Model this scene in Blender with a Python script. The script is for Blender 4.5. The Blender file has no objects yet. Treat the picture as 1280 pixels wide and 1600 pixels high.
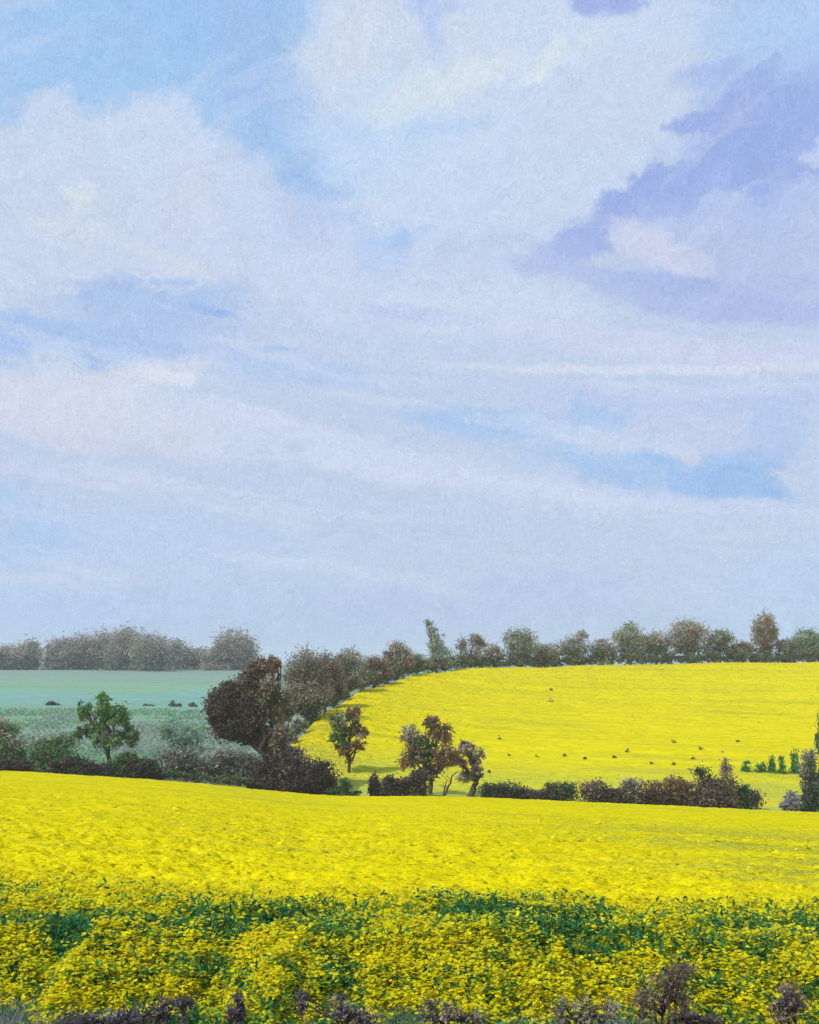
import bpy, math, random
import numpy as np
R = math.radians
rng = np.random.default_rng(7)
random.seed(7)
S = bpy.context.scene
COL = S.collection

# ------------------------------------------------------------------ camera
F = 1600.0                     # focal length in units of a 1280 x 1600 frame
PITCH = math.atan(230 / F)
CP, SP = math.cos(PITCH), math.sin(PITCH)
cam = bpy.data.cameras.new('camera'); camo = bpy.data.objects.new('camera', cam); COL.objects.link(camo)
cam.sensor_fit = 'VERTICAL'; cam.sensor_height = 36; cam.lens = 36 * F / 1600.0
cam.clip_start = 0.1; cam.clip_end = 30000
camo.location = (0, 0, 0); camo.rotation_euler = (R(90) + PITCH, 0, 0)
S.camera = camo
S.view_settings.view_transform = 'Standard'; S.view_settings.look = 'None'
S.view_settings.exposure = 0.0; S.view_settings.gamma = 1.0; S.view_settings.use_curve_mapping = False

def srgb(r, g, b):
    f = lambda c: (c / 255) / 12.92 if c / 255 <= 0.04045 else ((c / 255 + 0.055) / 1.055) ** 2.4
    return (f(r), f(g), f(b), 1.0)

# ------------------------------------------------------------------ sun + sky
SUN_EL, SUN_AZ = R(48), R(-125)      # azimuth from +Y towards +X: behind the viewer, to the left
sun = bpy.data.lights.new('sun', 'SUN'); sun.energy = 3.3; sun.angle = R(0.5); sun.color = (1.0, 0.965, 0.90)
suno = bpy.data.objects.new('sun', sun); COL.objects.link(suno)
suno.rotation_euler = (math.pi / 2 - SUN_EL, 0, math.pi - SUN_AZ)

W = bpy.data.worlds.new('World'); S.world = W; W.use_nodes = True
nt = W.node_tree; nt.nodes.clear(); N = nt.nodes; L = nt.links
def node(t, **k):
    n = N.new(t)
    for a, b in k.items(): setattr(n, a, b)
    return n
def math_(op, a, b=None, c=None):
    n = node('ShaderNodeMath', operation=op)
    for i, q in enumerate((a, b, c)):
        if q is None: continue
        if isinstance(q, (int, float)): n.inputs[i].default_value = q
        else: L.new(q, n.inputs[i])
    return n.outputs[0]
def vmath(op, a, b=None, scale=None):
    n = node('ShaderNodeVectorMath', operation=op)
    for i, q in enumerate((a, b)):
        if q is None: continue
        if isinstance(q, tuple): n.inputs[i].default_value = q
        else: L.new(q, n.inputs[i])
    if scale is not None: n.inputs['Scale'].default_value = scale
    return n.outputs['Value'] if op in ('LENGTH', 'DOT_PRODUCT') else n.outputs[0]
def wnoise(vec, scale3, detail=4, rough=0.55, rot=0.0, seed=0.0):
    m = node('ShaderNodeMapping'); L.new(vec, m.inputs[0])
    m.inputs['Rotation'].default_value = (0, 0, rot); m.inputs['Location'].default_value = (seed, seed * .37, seed)
    m2 = node('ShaderNodeMapping'); m2.vector_type = 'POINT'; L.new(m.outputs[0], m2.inputs[0]); m2.inputs['Scale'].default_value = scale3
    n = node('ShaderNodeTexNoise'); n.noise_dimensions = '2D'; L.new(m2.outputs[0], n.inputs['Vector'])
    n.inputs['Scale'].default_value = 1; n.inputs['Detail'].default_value = detail; n.inputs['Roughness'].default_value = rough
    return n
tc = node('ShaderNodeTexCoord')
nrm = node('ShaderNodeVectorMath', operation='NORMALIZE'); L.new(tc.outputs['Generated'], nrm.inputs[0])
sx = node('ShaderNodeSeparateXYZ'); L.new(nrm.outputs[0], sx.inputs[0])
az = math_('ARCTAN2', sx.outputs[0], sx.outputs[1]); el = math_('ARCSINE', sx.outputs[2])
cmb = node('ShaderNodeCombineXYZ')
L.new(math_('MULTIPLY', az, 1.0), cmb.inputs[0]); L.new(el, cmb.inputs[1])
P0 = cmb.outputs[0]            # (azimuth, elevation) in radians
# billowing warp
w1 = wnoise(P0, (13, 15, 1), 5, 0.6)
w2 = wnoise(P0, (90, 100, 1), 5, 0.7, seed=3.3)
o1 = vmath('SCALE', vmath('SUBTRACT', w1.outputs['Color'], (.5, .5, .5)), scale=0.075)
o2 = vmath('SCALE', vmath('SUBTRACT', w2.outputs['Color'], (.5, .5, .5)), scale=0.022)
PW = vmath('ADD', vmath('ADD', P0, o1), o2)
# long thin streaks keep straighter: most of the warp runs along them
o1t = vmath('MULTIPLY', o1, (.9, .16, 0)); o2t = vmath('MULTIPLY', o2, (1.0, .45, 0))
PT = vmath('ADD', vmath('ADD', P0, o1t), o2t)

def sky_pt(u, v):
    d = ((u - 640) / F, CP - SP * (800 - v) / F, SP + CP * (800 - v) / F)
    l = math.sqrt(sum(c * c for c in d))
    return math.atan2(d[0], d[1]), math.asin(d[2] / l)
# clear-sky base: Nishita, under a high thin veil whose density follows elevation
sky = node('ShaderNodeTexSky', sky_type='NISHITA'); sky.sun_disc = False
sky.sun_elevation = SUN_EL; sky.sun_rotation = SUN_AZ; sky.air_density = 1.2; sky.dust_density = 1.0
skys = vmath('SCALE', sky.outputs[0], scale=0.1)
ramp = node('ShaderNodeValToRGB'); ramp.color_ramp.interpolation = 'EASE'
mr = node('ShaderNodeMapRange'); L.new(el, mr.inputs[0]); mr.inputs[1].default_value = 0.0; mr.inputs[2].default_value = 0.62
L.new(mr.outputs[0], ramp.inputs[0])
stops = [(1010, (184, 204, 235)), (850, (196, 211, 237)), (690, (199, 212, 237)), (560, (202, 215, 239)),
         (430, (200, 213, 237)), (200, (189, 211, 241)), (0, (180, 206, 241))]
cr = ramp.color_ramp
while len(cr.elements) < len(stops): cr.elements.new(0.5)
for e, (v, c) in zip(cr.elements, stops):
    e.position = min(1, max(0, sky_pt(640, v)[1] / 0.62)); 
for e, (v, c) in zip(cr.elements, stops): e.color = srgb(c[0] - 5, c[1] - 2, c[2])
mix0 = node('ShaderNodeMix', data_type='RGBA'); mix0.inputs[0].default_value = 0.92
L.new(skys, mix0.inputs[6]); L.new(ramp.outputs[0], mix0.inputs[7])
cur = mix0.outputs[2]
# cloud masses: (u, v, ru, rv, degrees clockwise, edge softness, opacity, colour)
CL = [
 (180, 40, 360, 190, 0, .55, 1, (165, 200, 238)),
 (330, 0, 160, 90, 0, .9, .6, (156, 195, 240)),
 (470, 220, 270, 85, 56, .5, 1, (164, 195, 236)),
 (60, 190, 90, 20, 0, .6, .9, (153, 192, 236)),
 # left cumulus
 (160, 345, 270, 150, 8, .35, 1, (203, 214, 234)),
 (100, 200, 52, 62, 0, .3, .95, (201, 215, 236)),
 (240, 230, 105, 82, 12, .3, 1, (203, 217, 237)),
 (330, 330, 120, 100, 30, .4, 1, (204, 215, 236)),
 (10, 270, 110, 62, 0, .35, 1, (202, 215, 236)),
 (470, 400, 170, 85, 22, .5, 1, (203, 214, 236)),
 (550, 450, 220, 80, 10, .7, .9, (203, 214, 237)),
 (70, 430, 190, 60, 0, .7, .9, (204, 214, 234)),
 (120, 310, 26, 26, 0, .9, .8, (219, 228, 233)),
 (110, 360, 70, 22, 10, .9, .6, (215, 223, 230)),
 (270, 410, 75, 14, 18, .9, .7, (213, 220, 232)),
 (300, 200, 70, 30, 30, .9, .6, (205, 221, 241)),
 (300, 300, 60, 60, 30, .9, .5, (209, 214, 233)),
 (390, 330, 70, 30, 45, 1, .6, (196, 214, 240)),
 (470, 345, 60, 30, 30, 1, .35, (184, 198, 232)),
 # central cumulus
 (790, 120, 340, 170, -8, .3, 1, (203, 218, 239)),
 (620, 90, 165, 140, 0, .2, 1, (206, 218, 236)),
 (620, 240, 130, 120, 30, .2, 1, (198, 218, 241)),
 (690, 300, 160, 85, -22, .35, 1, (201, 217, 240)),
 (900, 240, 190, 110, -35, .5, 1, (202, 216, 237)),
 (990, 160, 130, 90, 0, .5, .9, (203, 215, 235)),
 (560, 205, 120, 26, -4, .8, .8, (193, 216, 243)),
 (690, 200, 150, 10, -6, .9, .8, (190, 213, 242)),
 (650, 150, 120, 34, -14, .8, .8, (217, 227, 234)),
 (840, 105, 42, 26, -40, .7, .9, (226, 235, 238)),
 (735, 125, 90, 22, -25, .8, .7, (221, 230, 234)),
 (900, 70, 120, 20, -22, .9, .7, (212, 224, 235)),
 (560, 60, 85, 60, -40, .8, .7, (212, 221, 235)),
 (560, 320, 60, 12, 0, .9, .6, (210, 219, 236)),
 (620, 375, 45, 14, -8, .7, .9, (173, 203, 238)),
 (600, 400, 40, 40, 50, .9, .6, (180, 203, 238)),
 (665, 20, 26, 70, -15, .9, .8, (180, 198, 238)),
 (690, 10, 60, 12, 0, .9, .7, (181, 203, 240)),
 (950, 2, 62, 24, 0, .35, 1, (164, 181, 231)),
 (860, 40, 160, 16, -4, .9, .6, (207, 219, 240)),
 # violet part of the right-hand bank
 (1235, 60, 130, 75, 0, .6, .9, (179, 206, 241)),
 (1130, 118, 85, 22, -6, .5, .9, (176, 196, 235)),
 (1230, 200, 170, 100, -10, .35, 1, (160, 179, 229)),
 (1115, 196, 66, 20, 2, .2, 1, (160, 178, 229)),
 (1170, 250, 130, 40, -14, .35, 1, (158, 178, 229)),
 (1040, 300, 155, 36, -17, .25, 1, (161, 180, 229)),
 (930, 370, 130, 26, -22, .4, 1, (165, 182, 229)),
 (860, 400, 80, 22, -12, .8, .8, (176, 191, 231)),
 (1260, 80, 80, 50, 0, .8, .6, (176, 202, 240)),
 (1262, 235, 30, 22, 0, .8, .8, (199, 211, 238)),
 (1200, 330, 190, 46, -6, .8, .9, (181, 197, 236)),
 (1180, 400, 190, 62, 0, .8, .9, (185, 197, 232)),
 (1000, 375, 70, 26, 22, .5, .9, (210, 215, 236)),
 (1050, 405, 60, 20, 20, .8, .9, (207, 211, 234)),
 (920, 430, 120, 18, 12, .6, .9, (180, 194, 232)),
 (1060, 445, 130, 18, 8, .5, .9, (172, 188, 230)),
 (1150, 480, 220, 26, 5, .5, .9, (176, 190, 231)),
 (1250, 440, 120, 30, 0, .8, .8, (183, 194, 232)),
 # pale banks under it
 (800, 478, 210, 44, 12, .7, 1, (206, 218, 237)),
 (720, 420, 110, 26, -8, .9, .7, (200, 212, 237)),
 (650, 492, 70, 12, 8, .9, .8, (187, 195, 235)),
 (1000, 535, 280, 26, 5, .8, .9, (205, 212, 236)),
 (1130, 560, 200, 20, 3, .9, .8, (208, 213, 235)),
 (1010, 578, 340, 8, 0, .7, .9, (216, 223, 238)),
 (1080, 622, 280, 24, 0, .8, .9, (190, 203, 235)),
 (1090, 680, 150, 40, 6, .8, .7, (199, 207, 235)),
 # blue gaps on the left
 (230, 475, 155, 32, 4, .6, .9, (171, 196, 234)),
 (60, 530, 260, 36, 0, .5, 1, (168, 196, 236)),
 (210, 520, 170, 34, 4, .7, .9, (176, 198, 234)),
 (255, 441, 48, 7, 0, .8, .7, (160, 192, 237)),
 (330, 488, 44, 6, 14, .6, 1, (158, 186, 232)),
 (420, 545, 30, 5, -3, .8, .7, (155, 188, 235)),
 (380, 560, 90, 18, 4, .9, .7, (182, 201, 237)),
 (480, 583, 110, 22, 2, .7, .9, (180, 203, 238)),
 (150, 445, 60, 8, 4, .9, .6, (183, 196, 230)),
 (120, 640, 300, 52, 10, .7, 1, (212, 218, 234)),
 (210, 592, 120, 26, -12, .5, 1, (215, 220, 235)),
 (265, 586, 50, 16, 6, .7, .9, (222, 226, 238)),
 (70, 600, 110, 14, -4, .5, .9, (212, 218, 234)),
 (420, 660, 200, 20, 14, .9, .9, (211, 219, 237)),
 (560, 705, 340, 26, 12, .9, .8, (207, 217, 238)),
 (760, 760, 320, 26, 9, .9, .7, (205, 215, 238)),
 (150, 690, 180, 16, 10, .9, .6, (213, 214, 232)),
 # blue gaps on the right
 (740, 658, 120, 22, 4, .6, .9, (166, 199, 237)),
 (770, 675, 90, 16, 4, .9, .8, (176, 202, 238)),
 (930, 655, 65, 30, 0, .8, .8, (174, 201, 237)),
 (1000, 735, 190, 30, 8, .6, .9, (170, 199, 236)),
 (1140, 752, 130, 30, 6, .4, 1, (160, 193, 235)),
 (1180, 720, 70, 20, 0, .6, .9, (164, 193, 233)),
 (1205, 672, 50, 34, 0, .8, .8, (180, 202, 238)),
 (1080, 690, 80, 22, 8, .7, .8, (199, 208, 234)),
 (1140, 790, 200, 14, 6, .7, .9, (200, 211, 238)),
 (20, 850, 105, 42, 4, .8, .9, (171, 201, 239)),
 (0, 780, 60, 26, 0, .9, .8, (176, 204, 239)),
 (120, 820, 180, 10, 14, .9, .6, (202, 214, 239)),
 (60, 735, 200, 14, 9, .9, .6, (206, 212, 237)),
 (780, 940, 280, 34, -3, .9, .8, (186, 199, 234)),
 (300, 850, 280, 60, 6, 1, .6, (191, 209, 238)),
 (1000, 850, 260, 36, 10, 1, .6, (196, 206, 234)),
 (1230, 930, 140, 70, 0, .9, .7, (185, 209, 238)),
 (100, 950, 260, 40, 0, .9, .7, (183, 205, 240)),
]
for (u, v, ru, rv, ang, soft, op, c) in CL:
    c = (c[0] - 3, c[1] - 1, min(255, c[2] + 2)); soft = min(1.1, soft + (.3 if rv < 10 else .15))
    a0, e0 = sky_pt(u, v)
    da = sky_pt(u + 10, v)[0] - sky_pt(u - 10, v)[0]; de = sky_pt(u, v - 10)[1] - sky_pt(u, v + 10)[1]
    # (a vanishing share of the colour so far keeps the masks in sequence: Cycles runs out of stack otherwise)
    q = node('ShaderNodeVectorMath', operation='MULTIPLY_ADD'); L.new(cur, q.inputs[0]); q.inputs[1].default_value = (1e-7, 1e-7, 1e-7); L.new(PT if rv < 28 and ru > 1.9 * rv else PW, q.inputs[2])
    m = node('ShaderNodeMapping', vector_type='TEXTURE'); L.new(q.outputs[0], m.inputs[0])
    m.inputs['Location'].default_value = (a0, e0, 0); m.inputs['Rotation'].default_value = (0, 0, R(-ang) + math.atan2(sky_pt(u + 10, v)[1] - sky_pt(u - 10, v)[1], da))
    k = (da * de) ** .5 / 20 if abs(ang) > 8 else None
    m.inputs['Scale'].default_value = (ru * (k or da / 20), rv * (k or de / 20), 1)
    ln = vmath('LENGTH', m.outputs[0])
    s = node('ShaderNodeMapRange', interpolation_type='SMOOTHSTEP'); L.new(ln, s.inputs[0])
    s.inputs[1].default_value = 1 + soft * .5; s.inputs[2].default_value = 1 - soft * .75; s.inputs[3].default_value = 0; s.inputs[4].default_value = op
    mx = node('ShaderNodeMix', data_type='RGBA'); L.new(s.outputs[0], mx.inputs[0]); L.new(cur, mx.inputs[6]); mx.inputs[7].default_value = srgb(*c)
    cur = mx.outputs[2]
# broad combed streaks of thin high cloud: falling to the right low down, rising to the right high up
for rot_, sc3, lo_, hi_, band, amt, colr, sd in (
        (R(9), (3.2, 34, 1), .50, .68, (.03, .09, .30, .40), .42, (212, 222, 242), 4.0),
        (R(9), (3.8, 60, 1), .54, .70, (.02, .05, .34, .45), .24, (178, 200, 236), 8.0),
        (R(-30), (4.5, 40, 1), .52, .70, (.28, .36, .70, .80), .26, (211, 223, 242), 6.0),
        (R(-34), (7, 80, 1), .56, .70, (.26, .34, .70, .80), .18, (181, 201, 237), 12.0)):
    sn = wnoise(PT, sc3, 5, .62, rot=rot_, seed=sd).outputs['Fac']
    mk = node('ShaderNodeMapRange', interpolation_type='SMOOTHSTEP'); L.new(sn, mk.inputs[0]); mk.inputs[1].default_value = lo_; mk.inputs[2].default_value = hi_
    e1 = node('ShaderNodeMapRange', interpolation_type='SMOOTHSTEP'); L.new(el, e1.inputs[0]); e1.inputs[1].default_value = band[0]; e1.inputs[2].default_value = band[1]
    e2 = node('ShaderNodeMapRange', interpolation_type='SMOOTHSTEP'); L.new(el, e2.inputs[0]); e2.inputs[1].default_value = band[3]; e2.inputs[2].default_value = band[2]
    f = math_('MULTIPLY', math_('MULTIPLY', mk.outputs[0], e1.outputs[0]), math_('MULTIPLY', e2.outputs[0], amt))
    mx = node('ShaderNodeMix', data_type='RGBA'); L.new(f, mx.inputs[0]); L.new(cur, mx.inputs[6]); mx.inputs[7].default_value = srgb(*colr)
    cur = mx.outputs[2]
# relief of brush strokes and canvas, put in as lighter and darker sky
b1 = wnoise(PW, (26, 420, 1), 5, 0.65, rot=R(7), seed=1.0)
b2 = wnoise(P0, (520, 60, 1), 3, 0.6, seed=5.0)
b3 = wnoise(P0, (330, 330, 1), 4, 0.7, seed=9.0)
b4 = wnoise(PW, (40, 330, 1), 4, 0.6, rot=R(-28), seed=2.0)
b5 = wnoise(PW, (170, 640, 1), 3, 0.7, rot=R(4), seed=7.0)
acc = None
for b, amp in ((b1, .30), (b2, .12), (b3, .18), (b4, .26), (b5, .32)):
    t = math_('MULTIPLY', math_('SUBTRACT', b.outputs['Fac'], .5), amp)
    acc = t if acc is None else math_('ADD', acc, t)
fac = math_('ADD', acc, 1.0)
fin = node('ShaderNodeVectorMath', operation='SCALE'); L.new(cur, fin.inputs[0]); L.new(fac, fin.inputs['Scale'])
bg = node('ShaderNodeBackground'); L.new(fin.outputs[0], bg.inputs[0]); bg.inputs[1].default_value = 1.0
wo = node('ShaderNodeOutputWorld'); L.new(bg.outputs[0], wo.inputs[0])
S.cycles.max_bounces = 4; S.cycles.diffuse_bounces = 2; S.cycles.volume_bounces = 2
W.cycles.sampling_method = 'MANUAL'; W.cycles.sample_map_resolution = 512

# ------------------------------------------------------------------ helpers
def T(v):                              # slope (z/Y) of the sight line through image row v
    return (SP + CP * (800 - v) / F) / (CP - SP * (800 - v) / F)
def X(u, Y, v=1150):
    return Y * ((u - 640) / F) / (CP - SP * (800 - v) / F)
def pix(u, v, Y): return np.array((X(u, Y, v), Y, Y * T(v)))

def tag(o, label=None, cat=None, group=None, kind=None):
    if label: o['label'] = label
    if cat: o['category'] = cat
    if group: o['group'] = group
    if kind: o['kind'] = kind
    return o
def empty(name, loc):
    o = bpy.data.objects.new(name, None); COL.objects.link(o); o.location = loc; o.empty_display_size = .3; return o
def mesh_obj(name, verts, faces, mat, parent=None, cols=None, smooth=False, loc=None):
    """verts (n,3) world; faces (m,k) int array or list of such arrays"""
    if not isinstance(faces, list): faces = [faces]
    verts = np.asarray(verts, dtype=np.float64)
    if parent is not None: org = np.array(parent.location)
    elif loc is not None: org = np.array(loc)
    else: org = np.zeros(3)
    me = bpy.data.meshes.new(name)
    faces = [f for f in faces if len(f)]
    nl = sum(f.size for f in faces); nf = sum(len(f) for f in faces)
    me.vertices.add(len(verts)); me.vertices.foreach_set('co', (verts - org).astype(np.float32).ravel())
    me.loops.add(nl); me.loops.foreach_set('vertex_index', np.concatenate([f.ravel() for f in faces]).astype(np.int32))
    tot = np.concatenate([np.full(len(f), f.shape[1]) for f in faces])
    me.polygons.add(nf); me.polygons.foreach_set('loop_start', (np.cumsum(tot) - tot).astype(np.int32))
    try: me.polygons.foreach_set('loop_total', tot.astype(np.int32))
    except Exception: pass
    if smooth: me.polygons.foreach_set('use_smooth', np.ones(nf, dtype=bool))
    me.update(calc_edges=True)
    if cols is not None:
        ca = me.color_attributes.new('tint', 'FLOAT_COLOR', 'POINT')
        c4 = np.ones((len(verts), 4), dtype=np.float32); c4[:, :3] = cols
        ca.data.foreach_set('color', c4.ravel())
    me.materials.append(mat)
    o = bpy.data.objects.new(name, me); COL.objects.link(o)
    if parent is not None: o.parent = parent
    else: o.location = org
    return o

# value noise
_tab = np.random.default_rng(3).random((256, 256))
def vn(x, y):
    xi = np.floor(x).astype(int); yi = np.floor(y).astype(int); fx = x - xi; fy = y - yi
    fx = fx * fx * (3 - 2 * fx); fy = fy * fy * (3 - 2 * fy)
    g = lambda i, j: _tab[i & 255, j & 255]
    return (g(xi, yi) * (1 - fx) + g(xi + 1, yi) * fx) * (1 - fy) + (g(xi, yi + 1) * (1 - fx) + g(xi + 1, yi + 1) * fx) * fy
def fbm(x, y, o=4):
    s = 0; a = .5; t = 0
    for i in range(o):
        s = s + a * vn(x * 2 ** i + 17.3 * i, y * 2 ** i + 9.1 * i); t += a; a *= .55
    return s / t

# ------------------------------------------------------------------ terrain shape
UK = [-1200, -200, 0, 240, 380, 440, 500, 560, 640, 720, 900, 1280, 1500, 2600]
YK = [90, 100, 115, 135, 160, 190, 215, 240, 280, 350, 450, 1000, 9000]
far = [1046, 1039, 1031.2]
VT = [
 [1195, 1190, 1180, 1163, 1142, 1120, 1105, 1092, 1077, 1058],
 [1199, 1196, 1182, 1163, 1142, 1120, 1105, 1092, 1077, 1058],
 [1202, 1199, 1182, 1163, 1142, 1120, 1105, 1092, 1077, 1058],
 [1216, 1213, 1196, 1172, 1148, 1122, 1106, 1093, 1077, 1058],
 [1229, 1224, 1205, 1180, 1152, 1126, 1110, 1096, 1079, 1060],
 [1236, 1225, 1166, 1152, 1140, 1124, 1110, 1096, 1079, 1060],
 [1241, 1228, 1165, 1103, 1100, 1097, 1094, 1090, 1078, 1060],
 [1243, 1231, 1177, 1120, 1072, 1069, 1069, 1070, 1070, 1060],
 [1242, 1233, 1187, 1135, 1085, 1050, 1050, 1052, 1055, 1055],
 [1243, 1235, 1192, 1142, 1097, 1060, 1042, 1043, 1048, 1050],
 [1251, 1244, 1202, 1152, 1108, 1070, 1050, 1038, 1043, 1048],
 [1268, 1260, 1218, 1165, 1118, 1078, 1053, 1034, 1040, 1046],
 [1270, 1262, 1220, 1165, 1118, 1078, 1053, 1034, 1040, 1046],
 [1270, 1262, 1220, 1165, 1118, 1078, 1053, 1034, 1040, 1046]]
VT = np.array([r + far for r in VT], dtype=float)
UKa = np.array(UK, float); LY = np.log(np.array(YK, float))
def _interp_u(u, j):
    return np.interp(u, UKa, VT[:, j])
def surf_v(u, Y):
    u = np.asarray(u, float); Y = np.asarray(Y, float)
    l = np.log(np.clip(Y, 90, 9000)); j = np.clip(np.searchsorted(LY, l, side='right') - 1, 0, len(YK) - 2)
    cols = np.stack([_interp_u(u, k) for k in range(len(YK))], 0)
    take = lambda jj: np.take_along_axis(cols, jj[None, ...], 0)[0]
    f = (l - LY[j]) / (LY[j + 1] - LY[j])
    f2 = f * f * (3 - 2 * f) * .35 + f * .65
    return take(j) * (1 - f2) + take(j + 1) * f2
CROP = 0.85
EYE = 3.0
def ground(x, y):
    x = np.asarray(x, float); y = np.asarray(y, float)
    a = x / np.maximum(y, 25); u = 640 + a * F * 1.02
    s90 = 0
    sl = 0
    for d in (-30, 0, 30):
        sl = sl + (-(T(np.interp(u + d, UKa, VT[:, 0]))) - (EYE - CROP) / 90) / 3
    zn = -EYE - sl * y
    zf = 0
    for d, w in ((-36, .25), (0, .5), (36, .25)):
        zf = zf + w * T(surf_v(u + d, y)) * y
    crop = CROP * np.clip((100 - y) / 10, 0, 1) + .55 * np.clip((y - 97) / 6, 0, 1) * np.clip((u - 420) / 40, 0, 1)
    zf = zf - crop
    z = np.where(y < 90, zn, zf)
    z = z + np.clip((y - 20) / 200, 0, 1) * (fbm(x / 18, y / 18, 3) - .5) * .5 * (y > 90)
    return z
def gz(x, y): return float(ground(np.array([x]), np.array([y]))[0])

# ------------------------------------------------------------------ materials
def mat(name):
    m = bpy.data.materials.new(name); m.use_nodes = True
    t = m.node_tree; b = t.nodes['Principled BSDF']; b.inputs['Roughness'].default_value = .85
    b.inputs['Specular IOR Level'].default_value = .15
    return m, t, b
def nd(t, ty, **k):
    n = t.nodes.new(ty)
    for a, b in k.items(): setattr(n, a, b)
    return n
def noise_n(t, vec, sc, scale=1.0, detail=4, rough=.6, rot=0.0):
    m = nd(t, 'ShaderNodeMapping'); t.links.new(vec, m.inputs[0]); m.inputs['Scale'].default_value = sc; m.inputs['Rotation'].default_value = (0, 0, rot)
    n = nd(t, 'ShaderNodeTexNoise'); t.links.new(m.outputs[0], n.inputs['Vector'])
    n.inputs['Scale'].default_value = scale; n.inputs['Detail'].default_value = detail; n.inputs['Roughness'].default_value = rough
    return n.outputs['Fac']
def ramp_n(t, fac, stops):
    r = nd(t, 'ShaderNodeValToRGB'); t.links.new(fac, r.inputs[0])
    e = r.color_ramp.elements
    while len(e) < len(stops): e.new(.5)
    for q, (p, c) in zip(e, stops): q.position = p
    for q, (p, c) in zip(e, stops): q.color = c if len(c) == 4 else (*c, 1)
    return r.outputs[0]
def mix_n(t, fac, a, b, blend='MIX'):
    m = nd(t, 'ShaderNodeMix', data_type='RGBA', blend_type=blend)
    for i, q in ((0, fac), (6, a), (7, b)):
        if isinstance(q, (int, float)): m.inputs[i].default_value = q
        elif isinstance(q, tuple): m.inputs[i].default_value = q if len(q) == 4 else (*q, 1)
        else: t.links.new(q, m.inputs[i])
    return m.outputs[2]
def mrange(t, val, a, b, c=0., d=1., smooth=True):
    m = nd(t, 'ShaderNodeMapRange', interpolation_type='SMOOTHSTEP' if smooth else 'LINEAR')
    t.links.new(val, m.inputs[0])
    for i, q in enumerate((a, b, c, d)): m.inputs[i + 1].default_value = q
    return m.outputs[0]
def mth(t, op, a, b):
    m = nd(t, 'ShaderNodeMath', operation=op)
    for i, q in enumerate((a, b)):
        if isinstance(q, (int, float)): m.inputs[i].default_value = q
        else: t.links.new(q, m.inputs[i])
    return m.outputs[0]
def bump_n(t, b, h, strength, dist):
    n = nd(t, 'ShaderNodeBump'); t.links.new(h, n.inputs['Height']); n.inputs['Strength'].default_value = strength; n.inputs['Distance'].default_value = dist
    t.links.new(n.outputs[0], b.inputs['Normal'])
def geo_pos(t): return nd(t, 'ShaderNodeNewGeometry').outputs['Position']

def foliage_mat(name, rough=.8, transl=.5, var=.2):
    """leaf material: the leaf's own tint (bud brown, leaf green, bare twig grey) mottled by noise"""
    m, t, b = mat(name)
    a = nd(t, 'ShaderNodeAttribute'); a.attribute_name = 'tint'
    n = noise_n(t, geo_pos(t), (1, 1, 1), 3.1, 4, .7)
    c = mix_n(t, mrange(t, n, .25, .75, 1 - var, 1.0 + 0), (0, 0, 0), a.outputs['Color'])
    t.links.new(c, b.inputs['Base Color']); b.inputs['Roughness'].default_value = rough
    if transl:
        tr = nd(t, 'ShaderNodeBsdfTranslucent'); t.links.new(c, tr.inputs[0])
        ms = nd(t, 'ShaderNodeMixShader'); ms.inputs[0].default_value = transl
        t.links.new(b.outputs[0], ms.inputs[1]); t.links.new(tr.outputs[0], ms.inputs[2])
        t.links.new(ms.outputs[0], t.nodes['Material Output'].inputs[0])
    return m
M_LEAF = foliage_mat('foliage')
M_PETAL = foliage_mat('rapeseed_blossom', .75, .45, .06)
M_BARK, t, b = mat('bark')
n = noise_n(t, geo_pos(t), (3, 3, .6), 4, 5, .7)
t.links.new(ramp_n(t, n, [(.3, (.035, .026, .024)), (.7, (.13, .10, .085))]), b.inputs['Base Color']); bump_n(t, b, n, .6, .05)
M_DEAD, t, b = mat('dry_stalk')
n = noise_n(t, geo_pos(t), (8, 8, 2), 3, 4, .7)
t.links.new(ramp_n(t, n, [(.3, (.10, .07, .06)), (.7, (.30, .24, .20))]), b.inputs['Base Color'])

# pasture / valley ground
M_GND, t, b = mat('pasture')
pos = geo_pos(t); sp = nd(t, 'ShaderNodeSeparateXYZ'); t.links.new(pos, sp.inputs[0])
wv = noise_n(t, pos, (.02, .03, .02), 1, 3, .6)
wv2 = noise_n(t, pos, (.09, .5, .1), 1, 4, .7)
yy = mth(t, 'ADD', mth(t, 'ADD', sp.outputs[1], mth(t, 'MULTIPLY', mth(t, 'SUBTRACT', wv, .5), 90)), mth(t, 'MULTIPLY', mth(t, 'SUBTRACT', wv2, .5), 70))
yf = mrange(t, yy, 90, 500, 0, 1, False)
def yp(y): return (y - 90) / 410
G = ramp_n(t, yf, [(0, (.22, .26, .06)), (yp(104), (.20, .24, .08)), (yp(116), (.19, .235, .17)), (yp(180), (.21, .27, .20)), (yp(200), (.20, .33, .21)), (yp(212), (.19, .38, .34)),
                   (yp(235), (.19, .39, .40)), (yp(262), (.19, .39, .37)), (yp(285), (.22, .40, .22)), (yp(330), (.23, .34, .26)), (yp(440), (.22, .29, .25))])
st = noise_n(t, pos, (.03, .22, .1), 1, 5, .7)
st2 = noise_n(t, pos, (.35, 1.6, .5), 1, 4, .7)
G = mix_n(t, mrange(t, st, .42, .62, 0, .55), G, (.16, .30, .13))
lf = mth(t, 'MULTIPLY', mrange(t, sp.outputs[0], -30, -75), mrange(t, sp.outputs[1], 270, 190))
G = mix_n(t, mth(t, 'MULTIPLY', lf, .6), G, (.16, .34, .14))
G = mix_n(t, mrange(t, st2, .45, .70, 0, .55), G, (.10, .16, .11))
st3 = noise_n(t, pos, (.2, .8, .5), 1.7, 4, .7)
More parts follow.
